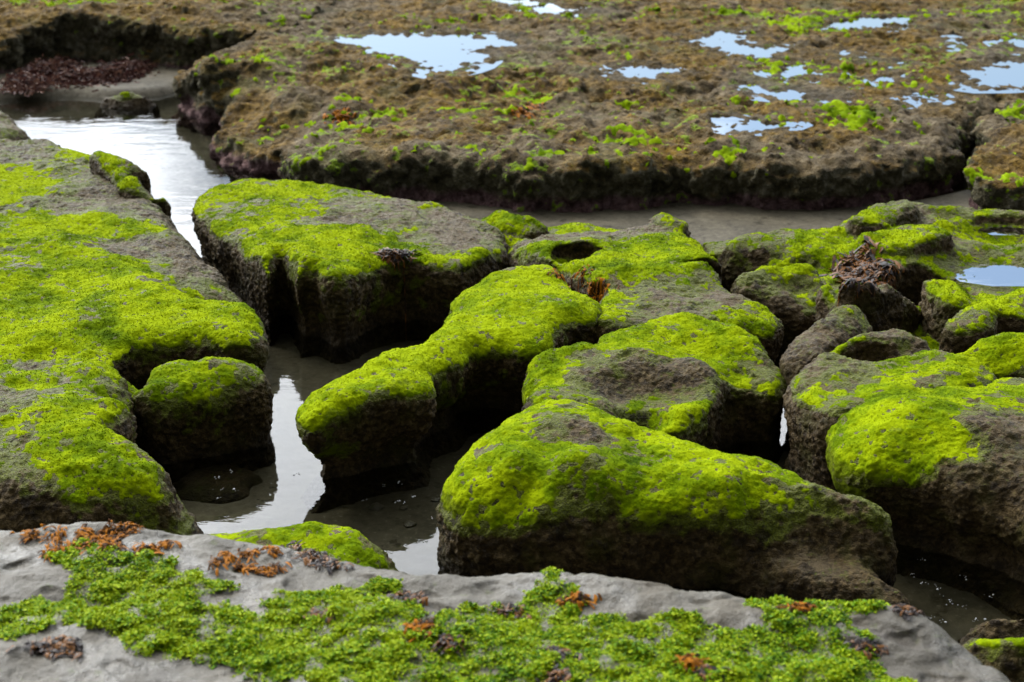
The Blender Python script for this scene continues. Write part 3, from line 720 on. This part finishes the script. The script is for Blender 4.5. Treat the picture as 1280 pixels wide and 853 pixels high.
def reef(name, label, outline, z, k, v, pools=(), pts=(), sub=1, ledge_face=None, extra=(), hum=1.0):
    s = hash_name(name)
    lb = lobe(outline, z, k, .03, 0, pts=pts, en=.06)
    lo = lb['P'][:, :2].min(0) - .3; hi = lb['P'][:, :2].max(0) + .3
    zb = -.15
    vy = v * 1.35
    xs = np.arange(lo[0], hi[0], v); ys = np.arange(lo[1], hi[1], vy); zs = np.arange(zb, lb['C'][:, 2].max() + .22, v)
    X, Y = np.meshgrid(xs, ys, indexing='ij')
    p2 = np.stack([X.ravel(), Y.ravel(), np.full(X.size, s * 1.7)], 1)
    e1 = fbm(p2 * 2.2, 3, s).reshape(X.shape); e2 = fbm(p2 * 9.0, 3, s + 3).reshape(X.shape)
    d = sdf2(X, Y, lb['P']) + .13 * e1 + .07 * e2 + k * .12
    Tt = top_of(lb, X, Y)
    h1 = fbm(p2 * 1.3, 2, s + 5).reshape(X.shape); h2 = fbm(p2 * 4.2, 3, s + 6).reshape(X.shape); h3 = fbm(p2 * 12, 2, s + 7).reshape(X.shape)
    bump = hum * (.05 * h1 + .07 * h2 + .03 * h3)
    wetg = np.zeros(X.shape); lev = np.zeros(X.shape); 
    for (po, lv) in pools:
        P = chaikin([at(a, b, lv) for a, b in po], 1)
        sel = (X > P[:, 0].min() - 1.2) & (X < P[:, 0].max() + 1.2) & (Y > P[:, 1].min() - 1.2) & (Y < P[:, 1].max() + 1.2)
        dd = np.full(X.shape, -9.0); dd[sel] = sdf2(X[sel], Y[sel], P)
        dd = dd + .26 * h2 + .20 * h3
        wetg = np.maximum(wetg, sst(dd, -.16, -.03))
        near = sst(dd, -.45, -.02)
        tgt = lv + .015 - .055 * sst(dd, -.10, .28) + np.maximum(bump, -.02) * .25 * (1 - sst(dd, -.05, .05))
        Tt = Tt * (1 - near) + tgt * near
        bump = bump * (1 - near)
    Tt = Tt + bump
    for (ex, ey, ez, r, hh) in extra:
        c = at(ex, ey, ez)
        Tt = Tt + hh * (1 - sst(np.sqrt((X - c[0]) ** 2 + (Y - c[1]) ** 2) / r, .2, 1.0))
    Z = zs[None, None, :].astype(np.float32)
    dep = (Tt[:, :, None] - Z).astype(np.float32)
    t = np.clip(dep / .25, 0, 1.3)
    off = -.05 * np.exp(-((t - .75) / .3) ** 2)
    F = smin(dep, d[:, :, None].astype(np.float32) + off.astype(np.float32), k)
    F[0], F[-1] = -1, -1; F[:, 0], F[:, -1] = -1, -1; F[:, :, 0], F[:, :, -1] = -1, -1
    V, Fc = surface_nets(F, np.array([lo[0], lo[1], zb]), np.array([v, vy, v]))
    for _ in range(sub): V, Fc = subdivide(V, Fc)
    N = vnormals(V, Fc)
    wet = 1.0
    side = 1 - sst(N[:, 2], .5, .9)
    dsp = fbm(V * 9, 3, s + 11) * (.022 + .02 * side) + fbm(V * 26, 3, s + 12) * (.022 + .008 * side) + (.5 - worley(V * 16, s + 13)) * (.012 + .02 * side)
    pw = np.zeros(len(V))
    V2 = V + N * dsp[:, None]
    root = thing(name, label, 'rock shelf', V2)
    wi = np.clip(((V[:, 0] - lo[0]) / v).astype(int), 0, len(xs) - 1); wj = np.clip(((V[:, 1] - lo[1]) / vy).astype(int), 0, len(ys) - 1)
    make_mesh('stone_body', V2, Fc, M['reef'], parent=root, attrs={'w': wetg[wi, wj]})
    BVHS.append((V2, Fc, root))
    # green tufts
    g = fbm(V * 1.2, 2, s + 21) * .42 + fbm(V * 6, 3, s + 22) * .42 + fbm(V * 24, 2, s + 23) * .40 + .10 * (N[:, 2] - .7)
    fm = g[Fc].mean(1); sel = (fm > .23) & (V[Fc].mean(1)[:, 2] > .06)
    if sel.sum() > 100:
        Fs = Fc[sel]; used, inv = np.unique(Fs.ravel(), return_inverse=True)
        N2 = vnormals(V2, Fc)[used]
        lift = -.003 + .014 * sst(g[used], .22, .4) * (1 + 1.2 * noise(V2[used] * 45, s))
        make_mesh('algae_clumps', V2[used] + N2 * lift[:, None], inv.reshape(-1, 4), M['moss_far'], parent=root, attrs={'m': .55 + .45 * sst(g[used], .22, .36)})
    return root

main_out = [(280, 128, .13), (274, 160, .08), (288, 196, .07), (330, 193, .12), (400, 199, .23), (475, 192, .24), (587, 196, .24), (700, 210, .23), (775, 200, .24), (880, 201, .24), (960, 211, .23), (1060, 209, .22), (1160, 198, .22), (1197, 172, .24), (1206, 158, .25), (1225, 148, .26), (1320, 110, .27), (1500, 100, .28), (1750, 0, .30), (1750, -120, .30), (300, -120, .32), (330, 20, .32), (300, 52, .30), (255, 66, .29), (205, 86, .24), (214, 104, .18), (285, 120, .18)]
reef('reef_shelf', 'wide brown weedy rock shelf with sky-blue pools across the back', main_out, .27, .15, .030, POOLS,
     pts=[(400, 110, .28), (700, 150, .265), (700, 60, .30), (1000, 140, .27), (1000, 60, .29), (500, 20, .32), (1100, 180, .255), (500, 170, .26), (900, 180, .26), (260, 80, .33), (300, 75, .33)],
     extra=[(330, 95, .26, .35, .05), (370, 70, .28, .5, .05), (240, 85, .3, .3, .05)])
reef('reef_block', 'dark brown weedy rock block at the right edge beyond the pale gully', [(1236, 150), (1226, 180), (1222, 218), (1270, 226), (1420, 226), (1560, 150), (1460, 118), (1280, 124)], .25, .07, .026, hum=1.0)
reef('reef_ledge', 'dark weedy back ledge stepping up in the top left corner', [(-260, 60, .26), (0, 54, .26), (40, 40, .28), (86, 32, .3), (180, 36, .3), (262, 42, .31), (310, 48, .3), (420, 20, .34), (420, -110, .4), (-260, -110, .4), (-300, 10, .3)], .32, .07, .030,
     extra=[(60, 10, .38, .7, .10), (250, 6, .38, .8, .09), (-60, 14, .36, .6, .08)])
rock('dark_corner_rock', 'dark brown rounded rock at the left edge beside the bright channel pool', 'rock', [
    lobe([(-120, 122), (-20, 120), (12, 128), (34, 148, .18), (44, 160, .14), (20, 172, .14), (-120, 176)], .22, .10, .0)], v=.02, sub=1, stone='stone_turf', bias=-.5)
rock('weedy_islet', 'small pinkish-brown islet with a yellow-green crown in the head of the channel pool', 'rock', [
    lobe([(118, 124, .04), (130, 112, .09), (160, 104, .13), (185, 110, .11), (202, 122, .04), (170, 134, .02), (130, 134, .02)], .08, .06, 0, .02)], v=.018, sub=1, stone='stone_turf', bias=-.25, green=[(160, 106, .12, .12, .6)])
rock('shelf_knob', 'brown knob with green flecks on the channel edge of the left shelf', 'rock', [
    lobe([(104, 194, .34), (130, 182, .38), (165, 190, .38), (186, 208, .32), (178, 220, .28), (140, 212, .34)], .3, .035, 0, grow=.02),
    lobe([(130, 212, .3), (165, 216, .33), (200, 236, .3), (212, 252, .22), (190, 252, .24), (150, 232, .3)], .3, .035, 0, grow=.02)], v=.014, stone='stone_turf', bias=-.12)

# ------------------------------------------------------------------ bed and water
def bed():
    def axis(a, b, step, far):
        mid = np.arange(a, b, step)
        g = [b + step * 1.5 ** k for k in range(1, 60) if step * 1.5 ** k < far]
        h = [a - step * 1.5 ** k for k in range(1, 60) if step * 1.5 ** k < far]
        return np.array(h[::-1] + list(mid) + g)
    xs = axis(-3.6, 3.6, .02, 900); ys = axis(2.6, 11.5, .025, 900)
    X, Y = np.meshgrid(xs, ys, indexing='ij')
    p = np.stack([X.ravel(), Y.ravel(), np.zeros(X.size)], 1)
    Zb = -.075 + .02 * fbm(p * 1.7, 3, 3).reshape(X.shape) + .006 * fbm(p * 9, 2, 4).reshape(X.shape)
    nn = .05 * fbm(p * 2.5, 3, 8).reshape(X.shape)
    def raise_(poly, h, soft=.25):
        nonlocal Zb
        P = chaikin([at(a, b, 0) for a, b in poly], 2)
        k = sst(sdf2(X, Y, P) + nn, -soft, .05)
        Zb = Zb * (1 - k) + (h + .012 * fbm(p * 3, 2, 6).reshape(X.shape)) * k
    raise_([(430, 215), (700, 240), (1100, 262), (1230, 230), (1290, 205), (1205, 150), (1240, 130), (1290, 190), (1290, 280), (1060, 320), (860, 310), (700, 290), (560, 270), (460, 244)], .012, .10)
    raise_([(-200, 60), (290, 60), (240, 100), (215, 118), (150, 122), (110, 120), (60, 118), (-60, 128), (-200, 130)], .05, .15)
    raise_([(1195, 215), (1195, 150), (1240, 130), (1245, 215)], .09, .1)
    ii = np.arange(X.size).reshape(X.shape)
    Fc = np.stack([ii[:-1, :-1], ii[1:, :-1], ii[1:, 1:], ii[:-1, 1:]], -1).reshape(-1, 4)
    o = make_mesh('ground', np.stack([X.ravel(), Y.ravel(), Zb.ravel()], 1), Fc, M['sand'])
    tag(o, kind='structure')
    BVHS.append((np.stack([X.ravel(), Y.ravel(), Zb.ravel()], 1), Fc, o))
bed()

def sheet(name, pts, z):
    n = len(pts)
    me = bpy.data.meshes.new(name)
    me.from_pydata([(p[0], p[1], z) for p in pts], [], [list(range(n))])
    me.materials.append(M['water' if name == 'water' else 'still'])
    o = bpy.data.objects.new(name, me); COL.objects.link(o)
    tag(o, kind='structure')
    return o
sheet('water', [(-9, 1.5), (9, 1.5), (9, 13), (-9, 13)], 0.0)
for po, lv in POOLS:
    P = np.array([at(a, b, lv)[:2] for a, b in po]); c = P.mean(0)
    P = chaikin(P, 1)
    d = P - c; r = np.linalg.norm(d, axis=1)[:, None]
    sheet('pool_water', c + d * (1 + .14 / np.maximum(r, .1)), lv)
for (po, lv) in [([(1190, 345), (1205, 318), (1240, 308), (1290, 308), (1340, 318), (1350, 345), (1310, 358), (1240, 358), (1200, 352)], .166), ([(1222, 288), (1240, 278), (1280, 276), (1300, 284), (1280, 294), (1240, 294)], .205)]:
    sheet('pool_water', [at(a, b, lv)[:2] for a, b in po], lv)

# ------------------------------------------------------------------ foreground slab
ALGAE = [(37, 702), (75, 694), (124, 690), (180, 698), (214, 713), (262, 732), (300, 737), (270, 745), (245, 762), (292, 758), (322, 758), (375, 743), (400, 750), (437, 739), (482, 735), (516, 754), (475, 758), (531, 773), (524, 792), (565, 773), (610, 762), (662, 747), (685, 717), (715, 720), (690, 735), (722, 747), (737, 762), (726, 773), (760, 777), (794, 788), (860, 773), (897, 790), (939, 792), (965, 775), (924, 765), (957, 750), (1017, 743), (1002, 756), (1062, 758), (1062, 747), (1119, 754), (1111, 773), (1047, 780), (1070, 792), (1100, 799), (1085, 810), (1119, 840), (1156, 860), (1150, 960), (600, 960), (480, 880), (380, 856), (320, 850), (300, 838), (259, 818), (206, 820), (150, 812), (122, 806), (118, 790), (75, 777), (56, 792), (0, 812), (-80, 820), (-80, 770), (0, 765), (37, 750), (90, 739), (86, 717)]
def slab():
    s = 77
    out = [(-200, 664), (0, 661), (70, 656), (150, 655), (230, 661), (330, 673), (420, 690), (500, 710), (560, 717), (640, 712), (700, 718), (800, 730), (900, 735), (1000, 744), (1120, 750), (1150, 760), (1182, 786, .47), (1230, 822, .45), (1300, 880, .43), (1420, 1000, .4), (1200, 1150, .42), (-300, 1150, .42), (-350, 800, .45)]
    lb = lobe(out, .5, .05, .0, .03, en=.012, pts=[(100, 760, .485), (400, 780, .485), (700, 800, .48), (1000, 820, .475), (200, 870, .455), (600, 870, .46)])
    lo = lb['P'][:, :2].min(0) - .12; hi = lb['P'][:, :2].max(0) + .12
    v = .009; zb = -.1
    xs = np.arange(lo[0], hi[0], v); ys = np.arange(lo[1], hi[1], v); zs = np.arange(zb, .58, v)
    X, Y = np.meshgrid(xs, ys, indexing='ij')
    p2 = np.stack([X.ravel(), Y.ravel(), np.zeros(X.size)], 1)
    d = sdf2(X, Y, lb['P']) + .012 * fbm(p2 * 5, 3, s).reshape(X.shape) + .01
    Tt = top_of(lb, X, Y) + .030 * fbm(p2 * np.array([2.6, 5.0, 1]), 3, s + 1).reshape(X.shape) + .009 * (1 - np.abs(fbm(p2 * np.array([6, 10, 1]), 2, s + 2).reshape(X.shape)) * 2)
    Z = zs[None, None, :].astype(np.float32)
    F = smin((Tt[:, :, None] - Z).astype(np.float32), d[:, :, None].astype(np.float32) + 0 * Z, .05)
    F[0], F[-1] = -1, -1; F[:, 0], F[:, -1] = -1, -1; F[:, :, 0], F[:, :, -1] = -1, -1
    V, Fc = surface_nets(F, np.array([lo[0], lo[1], zb]), np.array([v] * 3))
    V, Fc = subdivide(V, Fc)
    N = vnormals(V, Fc)
    A = chaikin([at(a, b, .485) for a, b in ALGAE], 1)
    da = sdf2(V[:, 0], V[:, 1], A)
    m = da + .022 * fbm(V * 16, 3, s + 4) + .010 * noise(V * 60, s + 5) - .040 * sst(fbm(V * 9, 3, s + 6), .10, .34)
    mm = sst(m, -.012, .016)
    V2 = V + N * (fbm(V * 20, 3, s + 7) * .006 + fbm(V * 70, 2, s + 17) * .0018 - .006 * sst(noise(V * np.array([14, 22, 14]), s + 18), .25, .5) + mm * (.003 + .004 * fbm(V * 30, 2, s + 8)))[:, None]
    root = make_mesh('foreground_slab', V2, Fc, M['slab'], attrs={'m': mm})
    tag(root, 'smooth wavy grey rock slab across the foreground, strewn with algae', 'rock slab')
    BVHS.append((V2, Fc, root))
    # sea lettuce: crumpled little leaves in clumps
    up = (N[:, 2] > .5)
    cl = fbm(V2 * 24, 3, s + 9) * 1.3
    ok = np.nonzero(up & (m > -.004))[0]
    pr = sst(m[ok], -.006, .01) * np.clip(.70 + 1.1 * cl[ok], .28, 2); pr /= pr.sum()
    nb = 270000
    ch = rng.choice(ok, nb, p=pr)
    pos = V2[ch] + rng.normal(size=(nb, 3)) * np.array([.004, .004, 0])
    hump = np.clip(.45 + 1.3 * cl[ch], .15, 1.5)
    pos[:, 2] += rng.random(nb) ** .8 * .011 * hump ** 1.2 - .001
    sz = (.0016 + .0046 * rng.random(nb) ** 2.4)[:, None] * (.7 + .4 * hump[:, None])
    ax = rng.normal(size=(nb, 3)); ax[:, 2] *= .6; ax /= np.linalg.norm(ax, axis=1)[:, None]
    bx = np.cross(ax, rng.normal(size=(nb, 3)) + np.array([0, 0, 2.2])); bx /= np.linalg.norm(bx, axis=1)[:, None] + 1e-9
    nx = np.cross(ax, bx)
    # 6-vertex folded leaf: two quads
    j = lambda: (1 + .5 * (rng.random((nb, 1)) - .5))
    L0 = pos - ax * sz * j(); L1 = pos - ax * sz * .2 + bx * sz * .8 * j() + nx * sz * .35
    L2 = pos + ax * sz * j() + nx * sz * .3; L3 = pos + ax * sz * .1 - bx * sz * .8 * j() + nx * sz * .4
    C = pos + nx * sz * -.1
    VV = np.stack([L0, L1, L2, L3, C], 1).reshape(-1, 3)
    b = (np.arange(nb) * 5)[:, None]
    FF = np.concatenate([b + np.array([[0, 1, 4]]), b + np.array([[1, 2, 4]]), b + np.array([[2, 3, 4]]), b + np.array([[3, 0, 4]])])
    o = make_mesh('algae', VV, FF, M['lettuce'])
    tag(o, 'bright green leafy algae mats spread over the grey foreground slab', 'algae', kind='stuff')
    return root
slab()
sheet('pool_water', [at(a, b, .452)[:2] for a, b in [(40, 835), (160, 826), (330, 838), (400, 862), (380, 930), (0, 930)]], .452)

# ------------------------------------------------------------------ seaweed
def hit(px, py):
    o = Vector((0, 0, CAM_H)); d = (Vector(at(px, py, 0)) - o).normalized()
    best = None
    for T in TREES:
        h = T.ray_cast(o, d)
        if h[0] is not None and (best is None or h[3] < best[3]): best = h
    return best
def down(x, y, z=1.0):
    best = None
    for T in TREES:
        h = T.ray_cast(Vector((x, y, z)), Vector((0, 0, -1)))
        if h[0] is not None and (best is None or h[3] < best[3]): best = h
    return best
TREES = [BVHTree.FromPolygons(V.tolist(), F.tolist()) for V, F, o in BVHS if o.name != 'x']

def fronds(pts, rx, ry, n, ln, wd, hang=0.0, lift=.006):
    """forked ribbons lying on a surface: returns V, F"""
    VV, FF = [], []
    for _ in range(int(n * 1.5)):
        c = pts[rng.integers(len(pts))]
        x, y = c[0] + rng.normal() * rx * .62, c[1] + rng.normal() * ry * .62
        ang = rng.random() * 2 * math.pi
        L_ = ln * (.25 + .7 * rng.random()); w_ = wd * .55 * (.5 + .9 * rng.random()); seg = 5
        for br in range(2):
            a2 = ang + (rng.random() - .5) * 1.1
            px_, py_ = x, y
            curl = (rng.random() - .5) * 1.6; lf_ = .2 + 1.3 * rng.random(); tl0 = (rng.random() - .5) * .8
            base = len(VV)
            ok = 0
            for k in range(seg + 1):
                h = down(px_, py_)
                zs_ = h[0].z if h else 0
                stp = L_ / seg
                fell = k > 0 and zp - zs_ > 1.2 * stp
                if fell: zs_ = zp - stp
                zp = zs_
                zz = zs_ + .002 + lift * lf_ * math.sin(.4 + k / seg * 2.6)
                ww = w_ * (1.15 - .5 * abs(k / seg - .55) * 2) * (.75 + .5 * rng.random())
                dx, dy = math.cos(a2 + curl * k / seg), math.sin(a2 + curl * k / seg)
                tl = tl0 + (rng.random() - .5) * .35
                VV.append((px_ - dy * ww, py_ + dx * ww, zz + ww * tl)); VV.append((px_ + dy * ww, py_ - dx * ww, zz - ww * tl))
                q_ = .12 if fell else 1.0; px_ += dx * stp * q_; py_ += dy * stp * q_
            for k in range(seg):
                FF.append((base + 2 * k, base + 2 * k + 1, base + 2 * k + 3, base + 2 * k + 2))
    return np.array(VV), np.array(FF)

def weed(label, pix, n, ln, wd, mat, rx=.03, ry=.02, name='seaweed_clump', group=None):
    pts = []
    for (a, b) in pix:
        h = hit(a, b)
        if h: pts.append(h[0])
    if not pts: return
    V, F = fronds(pts, rx, ry, n, ln, wd)
    o = make_mesh(name, V, F, M[mat])
    tag(o, label, 'seaweed', group)

weed('orange and brown seaweed strewn along the back edge of the slab at the left', [(40, 670), (75, 668), (110, 668), (140, 668)], 70, .030, .0040, 'weed_orange', .02, .02)
weed('long trail of orange seaweed above the big green algae patch', [(75, 688), (100, 684), (125, 676), (150, 668), (160, 664), (140, 684)], 120, .032, .0042, 'weed_orange', .025, .02)
weed('short dark orange seaweed tuft right of the long orange trail', [(178, 690), (192, 688), (208, 682)], 45, .03, .0045, 'weed_orange', .02, .012)
weed('ring of orange-brown seaweed on bare grey rock at the middle of the slab edge', [(270, 706), (285, 698), (310, 694), (335, 690), (300, 712), (330, 718), (345, 712)], 100, .032, .0042, 'weed_orange', .02, .014)
weed('dark brown seaweed trailing along the crest above the olive boulder', [(365, 684), (374, 688), (383, 692), (392, 697), (400, 702), (408, 706), (416, 709)], 70, .032, .0042, 'weed_dark', .025, .012)
weed('dark purple seaweed heap with an orange blade in the lower left of the slab', [(45, 812), (60, 808), (75, 818), (85, 806), (90, 822)], 55, .036, .0055, 'weed_dark', .025, .018)
for i, (a, b, lab) in enumerate([
    (513, 745, 'dark curled seaweed scrap on bare rock near the middle crest of the slab'),
    (528, 782, 'small brown seaweed scrap between two algae patches left of the middle'),
    (560, 804, 'black-brown seaweed heap deep in the algae near the bottom middle'),
    (645, 762, 'brown seaweed scrap at the left tip of the central algae patch'),
    (720, 748, 'thin brown seaweed scrap beside the small crest tuft of algae'),
    (700, 812, 'rust brown seaweed heap in the algae right of the bottom middle'),
    (690, 845, 'dark seaweed heap at the bottom edge of the slab'),
    (860, 825, 'orange-brown seaweed scrap in the algae right of centre'),
    (400, 768, 'dark seaweed scrap on the upper rim of the left algae patch'),
    (1135, 762, 'reddish brown seaweed scrap at the right corner of the slab'),
    (1000, 757, 'rusty seaweed sprig on the slab crest at the right'),
    (1080, 805, 'rusty seaweed strand on the right end of the algae'),
    (885, 840, 'dark seaweed tangle at the bottom right of the algae')]):
    weed(lab, [(a, b + 3), (a + 6, b + 5), (a - 5, b + 4)], 30, .030, .0048, ('weed_dark', 'weed_orange')[i % 3 == 1], .02, .012)
weed('glossy dark seaweed drape with orange tips on top of the conical mound', [(1066, 332), (1080, 326), (1094, 330), (1080, 338), (1060, 342), (1095, 342), (1106, 350), (1085, 348), (1075, 352)], 190, .085, .010, 'weed_dark', .06, .05)
weed('brown seaweed fringe on the front lip of the cleft rock', [(480, 320), (486, 319), (492, 318), (497, 318), (503, 318), (510, 318)], 70, .06, .006, 'weed_dark', .03, .02)
weed('orange seaweed fringe on the right shoulder of the boot shaped rock', [(700, 345), (725, 360), (740, 366), (752, 372), (715, 352)], 70, .04, .005, 'weed_orange', .03, .02)
weed('orange seaweed tuft alone on the left part of the back shelf', [(428, 148), (424, 152)], 45, .06, .012, 'weed_orange', .05, .05)
weed('orange seaweed tuft near the middle of the back shelf', [(650, 142), (662, 136), (672, 134)], 50, .06, .012, 'weed_orange', .05, .05)

# maroon weed heaped on the sand at the head of the pool
for lab, px_ in (('dark maroon weed heap on sand, largest of three beside the islet', [(150, 96), (140, 94), (160, 92), (130, 98), (168, 88)]),
                 ('low maroon weed heap on sand at the left of the big maroon heap', [(58, 90), (70, 92), (80, 88), (48, 92)]),
                 ('flat maroon weed patch between two heaps at the pool head', [(90, 100), (105, 98), (28, 104), (40, 108)])):
    pts = [at(a, b, .05) for a, b in px_]
    Vw, Fw = [], []
    for c in pts:
        for _ in range(900):
            q = c + rng.normal(size=3) * np.array([.06, .10, 0]); q[2] = .05 + abs(rng.normal()) * .035 * math.exp(-((q[0] - c[0]) ** 2 + (q[1] - c[1]) ** 2) / .02)
            d1 = rng.normal(size=3) * np.array([.010, .010, .006]); d2 = np.cross(d1, rng.normal(size=3)); d2 *= .006 / (np.linalg.norm(d2) + 1e-9)
            b0 = len(Vw); Vw += [q - d1 - d2, q - d1 + d2, q + d1 + d2 * .6, q + d1 - d2 * .6]; Fw.append([b0, b0 + 1, b0 + 2, b0 + 3])
    tag(make_mesh('weed_heap', Vw, Fw, M['weed_red']), lab, 'seaweed')

# bubbles and flecks of froth on the still water
def froth():
    VV, FF = [], []
    spots = [((265, 613), .10, 26), ((285, 622), .05, 12), ((340, 615), .05, 8), ((375, 590), .02, 6), ((470, 620), .10, 24), ((500, 600), .06, 12), ((520, 672), .05, 14), ((545, 640), .03, 6), ((1165, 720), .10, 40), ((1180, 745), .08, 26), ((1190, 770), .05, 20), ((630, 698), .03, 6)]
    for (a, b), sp_, n in spots:
        c = at(a, b, 0)
        for _ in range(int(n * .8)):
            if _ % 5 == 0: x0, y0 = c[0] + rng.normal() * sp_, c[1] + rng.normal() * sp_ * .8
            r = .0010 + .0030 * rng.random() ** 3
            x, y = x0 + rng.normal() * .006, y0 + rng.normal() * .006
            b0 = len(VV); m_ = 9
            VV.append((x, y, .0012 + r * .45))
            for k in range(m_): VV.append((x + r * .7 * math.cos(k * 2 * math.pi / m_), y + r * .7 * math.sin(k * 2 * math.pi / m_), .001 + r * .33))
            for k in range(m_): VV.append((x + r * math.cos(k * 2 * math.pi / m_), y + r * math.sin(k * 2 * math.pi / m_), -.0005))
            for k in range(m_):
                k2 = (k + 1) % m_
                FF.append((b0, b0, b0 + 1 + k, b0 + 1 + k2)); FF.append((b0 + 1 + k, b0 + 1 + m_ + k, b0 + 1 + m_ + k2, b0 + 1 + k2))
    me = bpy.data.meshes.new('froth')
    me.from_pydata(VV, [], [tuple(dict.fromkeys(f)) for f in FF])
    t = NT('white_froth'); me.materials.append(t.done((0.17, 0.175, 0.17), 0.2))
    o = bpy.data.objects.new('froth', me); COL.objects.link(o)
    tag(o, 'tiny white bubbles and froth flecks floating on the still channel water', 'froth', kind='stuff')
froth()

# pebbles lying on the bed of the channel
def pebble(i, px, py, r):
    c = at(px, py, -.06)
    h = down(c[0], c[1], .0)
    bm = bmesh.new(); bmesh.ops.create_icosphere(bm, subdivisions=3, radius=1)
    V = np.array([v.co[:] for v in bm.verts]); F = np.array([[v.index for v in f.verts] for f in bm.faces]); bm.free()
    V = V * (1 + .5 * fbm(V * 1.1 + i * 7.1, 2, i))[:, None] * np.array([r, r * (.6 + .4 * rng.random()), r * .5])
    V += np.array([c[0], c[1], (h[0].z if h else -.07) + r * .05])
    return make_mesh('pebble', V, F, M['slab'], attrs={'m': np.zeros(len(V)), 'g': np.zeros(len(V))})
for i, (a, b, r, lab) in enumerate([
    (512, 652, .020, 'pale pebble under the water just left of the big front rock'), (470, 630, .024, 'flat pebble under the water between the olive boulder and the boot shaped rock'),
    (505, 632, .013, 'small pebble under the water beside the pale pebble'), (545, 622, .016, 'pebble under the water near the left tip of the big front rock'),
    (1175, 690, .026, 'brown pebble under the dark water left of the bright green rock'), (1150, 668, .018, 'small brown pebble in the dark water right of the big front rock')]):
    tag(pebble(i, a, b, r), lab, 'pebble', 'pebbles on the channel bed')

scene.view_settings.view_transform = 'Standard'
scene.view_settings.look = 'None'
scene.view_settings.gamma = 1.0
scene.view_settings.exposure = 1.08
scene.cycles.max_bounces = 6
scene.cycles.transparent_max_bounces = 8
scene.cycles.use_denoising = True
print('built in %.1f s' % (time.time() - T0), sum(len(o.data.polygons) for o in scene.objects if o.type == 'MESH'))
